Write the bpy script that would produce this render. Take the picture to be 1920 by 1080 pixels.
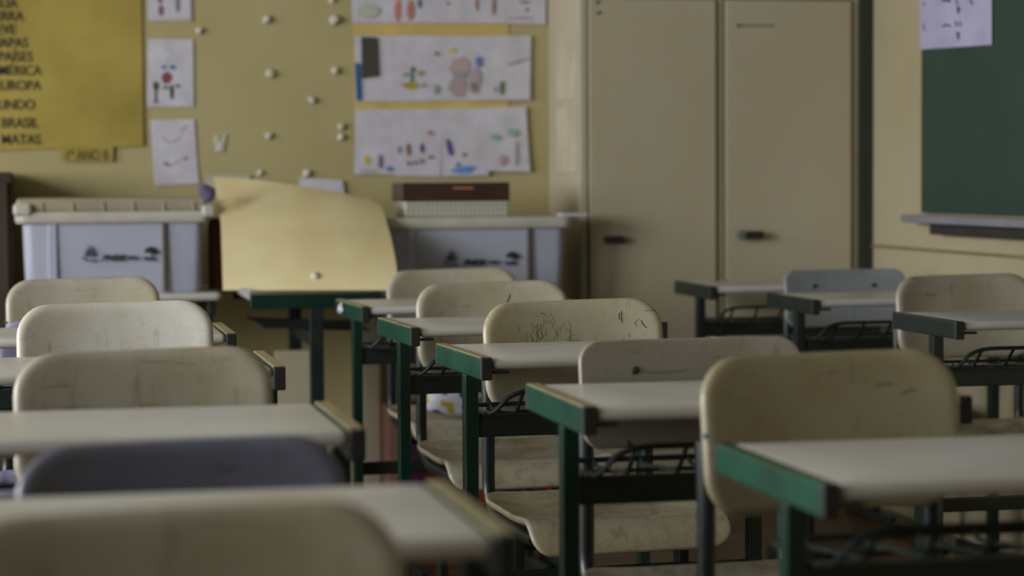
import bpy, bmesh, math, random
from mathutils import Vector, Matrix
random.seed(7)
for o in list(bpy.data.objects): bpy.data.objects.remove(o)
C = bpy.context.scene.collection
PI = math.pi
# ------------------------------------------------------------------ camera
F_PX = 4200.0; HORIZON = 335.0; YAW = math.radians(12); ROLL = math.radians(0.35)
CAM = Vector((0, 0, 1.09))
pitch = math.atan((540 - HORIZON) / F_PX)
Fh = Vector((math.sin(YAW), math.cos(YAW), 0)); R0 = Vector((math.cos(YAW), -math.sin(YAW), 0)); Z = Vector((0, 0, 1))
Fc = (Fh * math.cos(pitch) - Z * math.sin(pitch)).normalized()
U0 = R0.cross(Fc).normalized()
Rc = R0 * math.cos(ROLL) - U0 * math.sin(ROLL)
Uc = U0 * math.cos(ROLL) + R0 * math.sin(ROLL)
cam = bpy.data.cameras.new('camera'); camo = bpy.data.objects.new('camera', cam); C.objects.link(camo)
camo.matrix_world = Matrix(((Rc.x, Uc.x, -Fc.x, CAM.x), (Rc.y, Uc.y, -Fc.y, CAM.y), (Rc.z, Uc.z, -Fc.z, CAM.z), (0, 0, 0, 1)))
cam.sensor_width = 36; cam.lens = F_PX / 1920 * 36; cam.clip_start = 0.05
cam.dof.use_dof = True; cam.dof.focus_distance = 4.5; cam.dof.aperture_fstop = 2.9; cam.dof.aperture_blades = 0
bpy.context.scene.camera = camo
# ------------------------------------------------------------------ world, daylight, exposure
sc = bpy.context.scene
sc.view_settings.view_transform = 'Standard'; sc.view_settings.look = 'None'
sc.view_settings.gamma = 1; sc.view_settings.use_curve_mapping = False
sc.view_settings.exposure = 0.08
w = bpy.data.worlds.new('world'); sc.world = w; w.use_nodes = True
w.node_tree.nodes['Background'].inputs[0].default_value = (.55, .68, .9, 1)
w.node_tree.nodes['Background'].inputs[1].default_value = 1.2
XL, XR, YF, YB, ZC = -3.4, 2.715, -2.6, 7.49, 3.0
WIN = [(-.9, .5), (1.1, 2.5), (3.1, 4.5), (5.1, 6.5)]
WPOW = (32, 100, 230, 90)
CY = 7.03
WZ0, WZ1 = 1.0, 2.6
def area(name, loc, rot, sx, sy, power, col):
    l = bpy.data.lights.new(name, 'AREA'); l.shape = 'RECTANGLE'; l.size = sx; l.size_y = sy; l.energy = power; l.color = col
    o = bpy.data.objects.new(name, l); C.objects.link(o); o.location = loc; o.rotation_euler = rot; return o
for (a, b), pw in zip(WIN, WPOW):
    area('window_daylight', (XL - .25, (a + b) / 2, (WZ0 + WZ1) / 2), (0, -PI / 2, 0), WZ1 - WZ0, b - a, pw, (.93, .935, .95))

# ------------------------------------------------------------------ pixel helpers (photo frame 1920x1080)
def ray(px, py): return Fc + Rc * ((px - 960) / F_PX) - Uc * ((py - 540) / F_PX)
def atZ(px, py, d): return CAM + ray(px, py) * d
def atH(px, py, h):
    r = ray(px, py); return CAM + r * ((h - CAM.z) / r.z)
def atY(px, py, y):
    r = ray(px, py); return CAM + r * (y / r.y)
def atX(px, py, x):
    r = ray(px, py); return CAM + r * (x / r.x)

# ------------------------------------------------------------------ materials
def newmat(name):
    m = bpy.data.materials.new(name); m.use_nodes = True
    nt = m.node_tree; return m, nt, nt.nodes, nt.links, nt.nodes['Principled BSDF']
def srgb(r, g, b):
    f = lambda c: (c / 255 / 12.92) if c / 255 <= .04045 else ((c / 255 + .055) / 1.055) ** 2.4
    return (f(r), f(g), f(b), 1)
def mat(name, col, rough=.6, spec=.4, metal=0, var=.12, scale=8, col2=None, bump=0, stretch=None, objcol=False, detail=4, thr=None, coords='Object'):
    m, nt, N, L, P = newmat(name)
    P.inputs['Roughness'].default_value = rough; P.inputs['Specular IOR Level'].default_value = spec; P.inputs['Metallic'].default_value = metal
    tc = N.new('ShaderNodeTexCoord'); mp = N.new('ShaderNodeMapping'); L.new(tc.outputs[coords], mp.inputs[0])
    if stretch: mp.inputs['Scale'].default_value = stretch
    oi = N.new('ShaderNodeObjectInfo')
    ad = N.new('ShaderNodeVectorMath'); ad.operation = 'ADD'; L.new(mp.outputs[0], ad.inputs[0])
    mu = N.new('ShaderNodeMath'); mu.operation = 'MULTIPLY'; mu.inputs[1].default_value = 37; L.new(oi.outputs['Random'], mu.inputs[0]); L.new(mu.outputs[0], ad.inputs[1])
    n = N.new('ShaderNodeTexNoise'); n.inputs['Scale'].default_value = scale; n.inputs['Detail'].default_value = detail; L.new(ad.outputs[0], n.inputs[0])
    r = N.new('ShaderNodeMapRange'); L.new(n.outputs[0], r.inputs[0])
    lo, hi = thr or (.3, .7)
    r.inputs[1].default_value = lo; r.inputs[2].default_value = hi
    mx = N.new('ShaderNodeMix'); mx.data_type = 'RGBA'; L.new(r.outputs[0], mx.inputs[0])
    c2 = col2 or tuple(c * (1 - var * 2) for c in col[:3]) + (1,)
    mx.inputs[6].default_value = c2; mx.inputs[7].default_value = col
    out = mx.outputs[2]
    if objcol:
        m2 = N.new('ShaderNodeMix'); m2.data_type = 'RGBA'; m2.blend_type = 'MULTIPLY'; m2.inputs[0].default_value = 1
        L.new(out, m2.inputs[6]); L.new(oi.outputs['Color'], m2.inputs[7]); out = m2.outputs[2]
    L.new(out, P.inputs['Base Color'])
    if bump:
        b = N.new('ShaderNodeBump'); b.inputs['Strength'].default_value = bump; b.inputs['Distance'].default_value = .01; L.new(n.outputs[0], b.inputs['Height']); L.new(b.outputs[0], P.inputs['Normal'])
    return m
def plastic_mat(name, rough, grime=0):
    """chair plastic: object colour, broad yellowing, fine grime and hairline scuffs"""
    m, nt, N, L, P = newmat(name)
    P.inputs['Roughness'].default_value = rough; P.inputs['Specular IOR Level'].default_value = .5
    tc = N.new('ShaderNodeTexCoord'); oi = N.new('ShaderNodeObjectInfo')
    mu = N.new('ShaderNodeMath'); mu.operation = 'MULTIPLY'; mu.inputs[1].default_value = 23; L.new(oi.outputs['Random'], mu.inputs[0])
    ad = N.new('ShaderNodeVectorMath'); ad.operation = 'ADD'; L.new(tc.outputs['Object'], ad.inputs[0]); L.new(mu.outputs[0], ad.inputs[1])
    def noise(scale, det, lo, hi, st=None):
        n = N.new('ShaderNodeTexNoise'); n.inputs['Scale'].default_value = scale; n.inputs['Detail'].default_value = det; n.inputs['Roughness'].default_value = .65
        if st:
            mp = N.new('ShaderNodeMapping'); mp.inputs['Scale'].default_value = st; L.new(ad.outputs[0], mp.inputs[0]); L.new(mp.outputs[0], n.inputs[0])
        else: L.new(ad.outputs[0], n.inputs[0])
        r = N.new('ShaderNodeMapRange'); r.inputs[1].default_value = lo; r.inputs[2].default_value = hi; L.new(n.outputs[0], r.inputs[0]); return r.outputs[0]
    def mul(prev, fac, c, amt):
        a = N.new('ShaderNodeMath'); a.operation = 'MULTIPLY'; a.inputs[1].default_value = amt; L.new(fac, a.inputs[0])
        x = N.new('ShaderNodeMix'); x.data_type = 'RGBA'; x.blend_type = 'MULTIPLY'; L.new(a.outputs[0], x.inputs[0]); L.new(prev, x.inputs[6]); x.inputs[7].default_value = c; return x.outputs[2]
    o = oi.outputs['Color']
    o = mul(o, noise(5, 3, .4, .65), (.82, .76, .58, 1), .75 + .2 * grime)
    o = mul(o, noise(60 - 26 * grime, 7, .55 - .08 * grime, .78), (.5, .42, .3, 1), .45 + .3 * grime)
    o = mul(o, noise(14, 5, .60, .72, (3.5, 1, .5)), (.35, .28, .2, 1), .4)
    o = mul(o, noise(9, 8, .62, .66, (1, 1, 9)), (.25, .2, .15, 1), .45)
    L.new(o, P.inputs['Base Color']); return m
M = {}
M['plastic'] = plastic_mat('worn_chair_plastic', .36)
M['seat'] = plastic_mat('worn_seat_plastic', .2, 1)
M['top'] = mat('laminate_desktop', srgb(200, 199, 194), .34, .5, col2=srgb(184, 181, 172), scale=5, bump=.01)
M['green'] = mat('green_enamel_steel', srgb(18, 72, 54), .3, .6, col2=srgb(12, 56, 42), scale=14)
M['shaded_green'] = mat('shaded_green_enamel', srgb(13, 52, 40), .3, .6, col2=srgb(11, 42, 34), scale=14)  # green enamel with the shade of unlit front faces put into it
M['darkgreen'] = mat('dark_green_steel', srgb(34, 44, 40), .38, .5, col2=srgb(28, 36, 34), scale=14)
M['black'] = mat('black_plastic_cap', srgb(46, 46, 44), .5, .4)
M['trim'] = mat('tan_bar_top', srgb(165, 150, 112), .5, .4, col2=srgb(120, 112, 80), scale=30)  # tan tone of the strip along the bar tops
M['wallback'] = mat('olive_yellow_paint', srgb(182, 170, 126), .8, .2, col2=srgb(172, 160, 114), scale=2.5, bump=.02)
M['wallright'] = mat('cream_wall_paint', srgb(172, 162, 132), .7, .25, col2=srgb(160, 149, 118), scale=1.6, bump=.02)
M['wall'] = mat('dull_wall_paint', srgb(120, 112, 92), .8, .2)
M['ceil'] = mat('old_ceiling_paint', srgb(150, 146, 132), .9, .1)
M['floor'] = None
M['cab'] = mat('cream_cabinet_enamel', srgb(184, 177, 153), .5, .35, col2=srgb(172, 162, 134), scale=1.4, stretch=(1, 1, .5), bump=.01)
M['dark'] = mat('dark_seam', srgb(40, 38, 34), .8)
M['gap'] = mat('dark_grey_green', srgb(52, 54, 48), .7)
M['metal'] = mat('brushed_metal', srgb(150, 155, 165), .3, .5, metal=.8)
M['alu'] = mat('aluminium_tray', srgb(150, 150, 160), .45, .5, metal=.3)
M['darkmetal'] = mat('dark_metal', srgb(60, 58, 58), .4, .5, metal=.4)
M['board'] = mat('green_chalkboard', srgb(48, 70, 58), .6, .3, col2=srgb(42, 60, 54), scale=3)
M['bin'] = mat('grey_translucent_plastic', srgb(176, 180, 196), .4, .5, col2=srgb(168, 172, 188), scale=3)
M['lid'] = mat('pale_plastic_lid', srgb(196, 192, 178), .45, .5)
M['ink'] = mat('dark_ink', srgb(40, 42, 48), .7)
M['marker'] = mat('grey_marker', srgb(66, 64, 50), .8)
M['white'] = mat('white_paper', srgb(206, 204, 214), .85, .15, col2=srgb(190, 188, 196), scale=18, bump=.15)
M['cream'] = mat('cream_paper', srgb(196, 194, 172), .85, .15, scale=18)
M['lav'] = mat('lavender_paper', srgb(176, 172, 198), .8, .2, col2=srgb(160, 156, 184), scale=9)
M['yellow'] = mat('yellow_poster_paper', srgb(182, 164, 84), .8, .2, col2=srgb(142, 125, 60), scale=2.6, bump=.05)  # darker mottling stands in for the shading of folds
M['yellowpale'] = mat('pale_yellow_card', srgb(214, 190, 116), .8, .2)
M['card'] = mat('yellowed_card', srgb(226, 215, 168), .8, .2, col2=srgb(214, 197, 148), scale=5, bump=.08)
M['brownbox'] = mat('dark_brown_box', srgb(66, 48, 40), .35, .5)
M['putty'] = mat('white_putty', srgb(212, 206, 190), .8, .2)
M['brown'] = mat('brown_card', srgb(104, 74, 52), .8, .2)
def flat(name, r, g, b, rough=.75): return mat(name, srgb(r, g, b), rough, .25, var=.05)
def glass():
    m, nt, N, L, P = newmat('window_glass')
    t = N.new('ShaderNodeBsdfTransparent'); g = N.new('ShaderNodeBsdfGlossy'); g.inputs['Roughness'].default_value = .02
    mx = N.new('ShaderNodeMixShader'); mx.inputs[0].default_value = .06; L.new(t.outputs[0], mx.inputs[1]); L.new(g.outputs[0], mx.inputs[2]); L.new(mx.outputs[0], N['Material Output'].inputs[0]); return m
def floor_mat():
    m, nt, N, L, P = newmat('worn_wood_floor')
    tc = N.new('ShaderNodeTexCoord'); b = N.new('ShaderNodeTexBrick'); L.new(tc.outputs['Object'], b.inputs[0])
    b.inputs['Scale'].default_value = 1.0; b.inputs['Brick Width'].default_value = 1.1; b.inputs['Row Height'].default_value = .09; b.inputs['Mortar Size'].default_value = .003
    b.inputs['Color1'].default_value = srgb(118, 92, 62); b.inputs['Color2'].default_value = srgb(96, 72, 48); b.inputs['Mortar'].default_value = srgb(44, 32, 22)
    n = N.new('ShaderNodeTexNoise'); n.inputs['Scale'].default_value = 6; mp = N.new('ShaderNodeMapping'); mp.inputs['Scale'].default_value = (1, 12, 1); L.new(tc.outputs['Object'], mp.inputs[0]); L.new(mp.outputs[0], n.inputs[0])
    x = N.new('ShaderNodeMix'); x.data_type = 'RGBA'; x.blend_type = 'MULTIPLY'; x.inputs[0].default_value = .5; L.new(b.outputs[0], x.inputs[6]); L.new(n.outputs[0], x.inputs[7]); L.new(x.outputs[2], P.inputs['Base Color'])
    P.inputs['Roughness'].default_value = .35; return m
M['floor'] = floor_mat(); M['glass'] = glass()
def weave_mat():
    m, nt, N, L, P = newmat('woven_pattern_card')
    tc = N.new('ShaderNodeTexCoord'); mp = N.new('ShaderNodeMapping'); mp.inputs['Rotation'].default_value = (0, PI / 4, 0); mp.inputs['Scale'].default_value = (1, .01, 1); L.new(tc.outputs['Object'], mp.inputs[0])
    c = N.new('ShaderNodeTexChecker'); c.inputs['Scale'].default_value = 95; L.new(mp.outputs[0], c.inputs[0]); c.inputs[1].default_value = srgb(196, 194, 176); c.inputs[2].default_value = srgb(142, 142, 128); L.new(c.outputs[0], P.inputs['Base Color']); P.inputs['Roughness'].default_value = .8; return m
M['weave'] = weave_mat()

# ------------------------------------------------------------------ mesh helpers
def obj(name, bm, m, parent=None, smooth=False, loc=None):
    bmesh.ops.recalc_face_normals(bm, faces=bm.faces)
    me = bpy.data.meshes.new(name); bm.to_mesh(me); bm.free()
    me.materials.append(M[m] if isinstance(m, str) else m)
    if smooth:
        for p in me.polygons: p.use_smooth = True
        try: me.set_sharp_from_angle(angle=math.radians(42))
        except Exception: pass
    o = bpy.data.objects.new(name, me); C.objects.link(o)
    if parent: o.parent = parent
    if loc is not None: o.location = loc
    return o
def tag(o, label, cat, group=None, kind=None):
    o['label'] = label; o['category'] = cat
    if group: o['group'] = group
    if kind: o['kind'] = kind
    return o
def thing(name, label, cat, loc=(0, 0, 0), rz=0, group=None):
    o = bpy.data.objects.new(name, None); C.objects.link(o); o.location = loc; o.rotation_euler = (0, 0, rz); o.empty_display_size = .1
    return tag(o, label, cat, group)
def struct(name, bm, m, parent=None, smooth=False):
    o = obj(name, bm, m, parent, smooth)
    if not parent: o['kind'] = 'structure'
    return o
def box(bm, x0, x1, y0, y1, z0, z1, bev=0, seg=2):
    t = bmesh.new(); bmesh.ops.create_cube(t, size=1)
    bmesh.ops.scale(t, vec=(x1 - x0, y1 - y0, z1 - z0), verts=t.verts)
    bmesh.ops.translate(t, vec=((x0 + x1) / 2, (y0 + y1) / 2, (z0 + z1) / 2), verts=t.verts)
    if bev: bmesh.ops.bevel(t, geom=list(t.edges), offset=bev, segments=seg, affect='EDGES', profile=.5)
    me = bpy.data.meshes.new('t'); t.to_mesh(me); t.free(); bm.from_mesh(me); bpy.data.meshes.remove(me)
    return bm
def B(*a, **k): return box(bmesh.new(), *a, **k)
def tube(bm, pts, r, n=10, caps=True):
    """round tube through pts, optional per-point radius"""
    pts = [Vector(p) for p in pts]; rings = []
    up = None
    for i, p in enumerate(pts):
        d = (pts[min(i + 1, len(pts) - 1)] - pts[max(i - 1, 0)]).normalized()
        if up is None:
            up = Vector((0, 0, 1)) if abs(d.z) < .9 else Vector((0, 1, 0))
        a = d.cross(up).normalized(); b = a.cross(d).normalized(); up = b
        rr = r[i] if isinstance(r, (list, tuple)) else r
        rings.append([bm.verts.new(p + a * (math.cos(2 * PI * k / n) * rr) + b * (math.sin(2 * PI * k / n) * rr)) for k in range(n)])
    for i in range(len(rings) - 1):
        for k in range(n): bm.faces.new((rings[i][k], rings[i][(k + 1) % n], rings[i + 1][(k + 1) % n], rings[i + 1][k]))
    if caps:
        bm.faces.new(rings[0][::-1]); bm.faces.new(rings[-1])
    return bm
def arc_path(pts, r=.03, seg=6):
    """round the interior corners of a polyline"""
    pts = [Vector(p) for p in pts]; out = [pts[0]]
    for i in range(1, len(pts) - 1):
        p = pts[i]; a = (pts[i - 1] - p); b = (pts[i + 1] - p); ra = min(r, a.length * .45); rb = min(r, b.length * .45)
        p0 = p + a.normalized() * ra; p1 = p + b.normalized() * rb
        for k in range(seg + 1):
            t = k / seg; out.append(p0 * (1 - t) ** 2 + p * 2 * t * (1 - t) + p1 * t * t)
    out.append(pts[-1]); return out
def rrect(wd, ht, r, nt=16, ns=8, nc=7):
    r = max(0, min(r, wd / 2, ht / 2)); P = []
    a, b = wd / 2, ht / 2
    def seg(p, q, n):
        for k in range(n): t = k / n; P.append((p[0] + (q[0] - p[0]) * t, p[1] + (q[1] - p[1]) * t))
    def cor(cx, cy, a0):
        for k in range(nc): t = a0 + PI / 2 * k / nc; P.append((cx + r * math.cos(t), cy + r * math.sin(t)))
    seg((a, -b + r), (a, b - r), ns); cor(a - r, b - r, 0)
    seg((a - r, b), (-a + r, b), nt); cor(-a + r, b - r, PI / 2)
    seg((-a, b - r), (-a, -b + r), ns); cor(-a + r, -b + r, PI)
    seg((-a + r, -b), (a - r, -b), nt); cor(a - r, -b + r, 1.5 * PI)
    return P
def pad(wd, ht, r, th, fn, e=None, nt=16, ns=8, inner=5, rb=None):
    """solid rounded-rectangle shell with rolled edge; fn(u, v, d) places it"""
    e = e or th / 2; bm = bmesh.new(); prof = []
    K = 5
    for k in range(K + 1):
        t = PI / 2 * k / K; prof.append((e * (1 - math.cos(t)), math.sin(t)))
    hm = min(wd, ht) / 2
    for k in range(1, inner + 1): prof.append((e + (hm - e) * k / inner, 1.0))
    def ring(ins, d):
        return [bm.verts.new(fn(u, v, d)) for u, v in rrect(wd - 2 * ins, ht - 2 * ins, r - ins, nt, ns)]
    F = [ring(i, -th / 2 * s) for i, s in prof]; G = [F[0]] + [ring(i, th / 2 * s) for i, s in prof[1:]]
    n = len(F[0])
    for S in (F, G):
        for i in range(len(S) - 1):
            for k in range(n): bm.faces.new((S[i][k], S[i][(k + 1) % n], S[i + 1][(k + 1) % n], S[i + 1][k]))
    bmesh.ops.remove_doubles(bm, verts=bm.verts, dist=1e-5)
    return bm
def sheet(bm, quad, n=None, th=.0012, nx=8, ny=6, wav=0.0, curl=0.0):
    """thin paper with 4 world corners (tl, tr, br, bl), offset along -Y waves"""
    tl, tr, br, bl = [Vector(q) for q in quad]
    nrm = (tr - tl).cross(bl - tl).normalized()
    ph = random.uniform(0, 6)
    F = []; G = []
    for j in range(ny + 1):
        fr = []; gr = []
        for i in range(nx + 1):
            u = i / nx; v = j / ny
            p = (tl * (1 - u) + tr * u) * (1 - v) + (bl * (1 - u) + br * u) * v
            off = wav * (.5 + .5 * math.sin(u * 7 + ph) * math.cos(v * 5 + ph)) + curl * (v ** 3)
            fr.append(bm.verts.new(p + FRONT * (off + th))); gr.append(bm.verts.new(p + FRONT * off))
        F.append(fr); G.append(gr)
    for S in (F, G):
        for j in range(ny):
            for i in range(nx): bm.faces.new((S[j][i], S[j][i + 1], S[j + 1][i + 1], S[j + 1][i]))
    def side(a, b):
        for k in range(len(a) - 1): bm.faces.new((a[k], a[k + 1], b[k + 1], b[k]))
    side(F[0], G[0]); side(F[-1], G[-1]); side([r[0] for r in F], [r[0] for r in G]); side([r[-1] for r in F], [r[-1] for r in G])
    return bm
FRONT = Vector((0, -1, 0))
def blob(bm, loc, r, seed=0, sq=(1, 1, 1)):
    t = bmesh.new(); bmesh.ops.create_icosphere(t, subdivisions=3, radius=r)
    rd = random.Random(seed); a = [rd.uniform(0, 6) for _ in range(3)]
    for v in t.verts:
        k = 1 + .16 * math.sin(v.co.x / r * 3 + a[0]) * math.cos(v.co.z / r * 2.5 + a[1]) + .08 * math.sin(v.co.y / r * 5 + a[2])
        v.co = Vector((v.co.x * k * sq[0], v.co.y * k * sq[1], v.co.z * k * sq[2])) + Vector(loc)
    me = bpy.data.meshes.new('t'); t.to_mesh(me); t.free(); bm.from_mesh(me); bpy.data.meshes.remove(me); return bm
def dup(root, loc, rz, label, group=None, color=None):
    r = root.copy(); C.objects.link(r); r.location = loc; r.rotation_euler = (0, 0, rz); r['label'] = label
    if group: r['group'] = group
    for ch in list(root.children):
        c = ch.copy(); C.objects.link(c); c.parent = r
        if color: c.color = color
        for g in ch.children:
            d = g.copy(); C.objects.link(d); d.parent = c
            if color: d.color = color
    return r
def text_mesh(name, body, size, m, parent, loc, align='LEFT', bold=.0, rot=(PI / 2, 0, 0), shear=0, sx=1.0):
    cu = bpy.data.curves.new(name, 'FONT'); cu.body = body; cu.size = size; cu.extrude = .0004; cu.align_x = align; cu.offset = bold; cu.shear = shear
    t = bpy.data.objects.new(name, cu); C.objects.link(t)
    me = bpy.data.meshes.new_from_object(t); bpy.data.objects.remove(t); bpy.data.curves.remove(cu)
    me.name = name; me.materials.clear(); me.materials.append(M[m] if isinstance(m, str) else m)
    o = bpy.data.objects.new(name, me); C.objects.link(o); o.location = loc; o.rotation_euler = rot; o.scale = (sx, 1, 1)
    if parent: o.parent = parent
    return o

# ------------------------------------------------------------------ room shell
struct('floor', B(XL - .2, XR + .2, YF - .2, YB + .2, -.1, 0), 'floor')
struct('ceiling', B(XL - .2, XR + .2, YF - .2, YB + .2, ZC, ZC + .1), 'ceil')
struct('wall_back', B(XL - .2, XR + .2, YB, YB + .15, 0, ZC), 'wallback')
struct('wall_front', B(XL - .2, XR + .2, YF - .15, YF, 0, ZC), 'wall')
zs = .865
struct('wall_right', B(XR, XR + .15, YF, YB, 0, ZC), 'wallright')
struct('trim_1', B(XR - .010, XR + .01, YF, CY - .02, zs - .008, zs), mat('seam_shadow_brown', srgb(128, 114, 84), .8))
bm = bmesh.new(); ys = [YF] + [v for ab in WIN for v in ab] + [YB]
box(bm, XL - .15, XL, YF, YB, 0, WZ0); box(bm, XL - .15, XL, YF, YB, WZ1, ZC)
for i in range(0, len(ys), 2): box(bm, XL - .15, XL, ys[i], ys[i + 1], WZ0, WZ1)
struct('wall_left', bm, 'wall')
for i, (a, b) in enumerate(WIN):
    f = bmesh.new()
    for y0, y1, z0, z1 in ((a, a + .05, WZ0, WZ1), (b - .05, b, WZ0, WZ1), (a, b, WZ0, WZ0 + .05), (a, b, WZ1 - .05, WZ1), ((a + b) / 2 - .02, (a + b) / 2 + .02, WZ0, WZ1)):
        box(f, XL - .09, XL - .05, y0, y1, z0, z1)
    wo = struct('window_%d' % (i + 1), f, 'darkmetal'); obj('pane', B(XL - .072, XL - .068, a + .05, b - .05, WZ0 + .05, WZ1 - .05), 'glass', wo)

# ------------------------------------------------------------------ built cabinet in the corner
CY = 7.03; cx0 = atY(1088, 335, CY).x; cx1 = atY(1610, 335, CY).x
cab = thing('storage_cabinet', 'tall cream two-door metal cabinet in the corner beside the chalkboard', 'cabinet', ((cx0 + cx1) / 2, CY, 0))
hw = (cx1 - cx0) / 2
def cxp(px): return atY(px, 335, CY).x - (cx0 + cx1) / 2
d0, d1, d2, d3 = cxp(1103), cxp(1342), cxp(1358), cxp(1595)
ztop = atY(1500, 1, CY).z
obj('body', B(-hw, hw, .0, YB - CY - .004, .0, 1.95, bev=.004), 'cab', cab)
for a, b, side in ((d0, d1, 'left'), (d2, d3, 'right')):
    dr = obj('door', B(a + .002, b - .002, -.012, .006, .08, ztop, bev=.003), 'cab', cab)
    obj('door_gap', B(a - .004, b + .004, -.0015, .002, .074, ztop + .006), 'dark', cab)
    hx = cxp(1137) if side == 'left' else cxp(1402); hz = atY(1137, 449, CY).z if side == 'left' else atY(1402, 440, CY).z
    h = bmesh.new()
    if side == 'left':
        box(h, hx - .018, hx + .05, -.045, -.025, hz - .012, hz + .012, bev=.006); box(h, hx + .02, hx + .036, -.03, -.01, hz - .01, hz + .01)
        hh = obj('handle', h, 'darkmetal', dr)
    else:
        box(h, hx - .045, hx + .042, -.048, -.028, hz - .013, hz + .013, bev=.006); box(h, hx - .01, hx + .01, -.03, -.01, hz - .01, hz + .01)
        hh = obj('handle', h, 'darkmetal', dr); obj('end_plate', B(hx - .047, hx - .022, -.052, -.026, hz - .015, hz + .015, bev=.004), 'metal', dr)
for px, py in ((1120, 4), (1122, 24), (1384, 48)):
    p = atY(px, py, CY - .012); obj('screw_hole', tube(bmesh.new(), [(p.x - cab.location.x, -.016, p.z), (p.x - cab.location.x, -.011, p.z)], .005), 'dark', cab)
p = atY(1385, 48, CY); q = atY(1450, 52, CY)
obj('scuff', B(p.x - cab.location.x, q.x - cab.location.x, -.0135, -.0115, p.z - .0035, p.z + .002), mat('scuff_brown', srgb(120, 108, 82), .8), cab)
# dark strip between cabinet and side wall
struct('gap_strip', B(cx1 + .001, XR - .001, CY - .02, CY + .02, 0, ZC), 'gap')
# pale taped sheets on the cabinet's side
tp = mat('pale_green_sheet', srgb(194, 186, 162), .6, .3)
for a, b, k in ((62, 188, 'upper'), (200, 322, 'lower')):
    za, zb = atX(1060, a, cx0).z, atX(1060, b, cx0).z
    y0 = CY + .03; y1 = CY + .32
    tag(obj('taped_sheet', B(cx0 - .003, cx0 - .0005, y0, y1, zb, za), tp), 'pale %s sheet taped to the side of the cream cabinet' % k, 'paper', 'sheets taped to the cabinet side')

# ------------------------------------------------------------------ chalkboard, tray, notice on the right wall
bz = atX(1727, 399, XR - .02).z; by = atX(1727, 399, XR - .02).y
bd = thing('chalkboard', 'dark green chalkboard on the cream right wall', 'chalkboard', (XR - .02, by, bz))
obj('writing_surface', B(0, .018, -3.6, 0, 0, 1.25), 'board', bd)
obj('frame', B(-.002, .02, -3.6, .006, 1.25, 1.28), 'alu', bd)
ty = atX(1688, 398, XR - .07).y
tr = thing('chalk_tray', 'grey metal chalk tray under the chalkboard', 'tray', (XR, ty, bz - .012))
obj('rail', B(-.07, -.002, ty * 0 - 3.7, 0, -.018, .006, bev=.003), 'alu', tr)
obj('bracket', B(-.05, -.002, -3.6, -.18, -.052, -.018, bev=.006), 'darkmetal', tr)
X = XR - .024; q = [atX(1725, -70, X), atX(1860, -70, X), atX(1860, 84, X), atX(1725, 93, X)]
FRONT = Vector((-1, 0, 0)); nb = thing('notice_sheet', 'lavender handwritten sheet taped over the top left of the chalkboard', 'paper', (0, 0, 0))
obj('sheet', sheet(bmesh.new(), q), 'lav', nb)
def strokesX(parent, lst):
    for px, py, dx, dy, wd in lst:
        a = atX(px, py, X - .002); b = atX(px + dx, py + dy, X - .002)
        obj('handwriting', tube(bmesh.new(), [a, (a + b) / 2 + Vector((0, .004, .003)), b], wd, 6), 'ink', parent)
strokesX(nb, [(1732, 4, 2, 6, .003), (1732, 44, 1, 14, .002), (1768, 1, 14, 1, .004), (1768, 49, 14, -1, .003), (1793, 0, 3, 8, .003), (1796, 12, 2, 12, .004), (1800, 14, -1, 10, .003),
              (1792, 40, 3, 9, .003), (1800, 40, 2, 9, .003), (1796, 60, 2, 14, .004), (1799, 62, -1, 12, .003), (1819, 0, 5, 8, .003)])
FRONT = Vector((0, -1, 0))

# ------------------------------------------------------------------ papers on the back wall
def wall_q(*pts, off=.001): return [atY(x, y, YB - off) for x, y in pts]
def paper(name, label, pts, m, off=.001, wav=.002, curl=.0, group=None, cat='paper', th=.0012):
    t = thing(name, label, cat, (0, 0, 0), 0, group)
    obj('sheet', sheet(bmesh.new(), wall_q(*pts, off=off), wav=wav, curl=curl, th=th), m, t, smooth=False); return t
INKS = {}
def ink(rgb):
    if rgb not in INKS: INKS[rgb] = flat('crayon_%d_%d_%d' % rgb, *rgb)
    return INKS[rgb]
def mark(parent, px, py, w_, h_, rgb, off, seed=0, name='crayon_drawing', tilt=0):
    """irregular flat crayon patch drawn on the paper"""
    rd = random.Random(seed + int(px * 7 + py)); c = atY(px, py, YB - off); sx = atY(px + 1, py, YB - off).x - c.x
    bm = bmesh.new(); n = 14; f = []; g = []
    for k in range(n):
        a = 2 * PI * k / n; r = .8 + .3 * rd.random()
        u, v = w_ / 2 * r * math.cos(a), h_ / 2 * r * math.sin(a)
        u, v = u * math.cos(tilt) - v * math.sin(tilt), u * math.sin(tilt) + v * math.cos(tilt)
        f.append(bm.verts.new((c.x + u * sx, c.y, c.z + v * sx))); g.append(bm.verts.new((c.x + u * sx, c.y + .0006, c.z + v * sx)))
    bm.faces.new(f); bm.faces.new(g[::-1])
    for k in range(n): bm.faces.new((f[k], f[(k + 1) % n], g[(k + 1) % n], g[k]))
    obj(name, bm, ink(rgb), parent)
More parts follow.
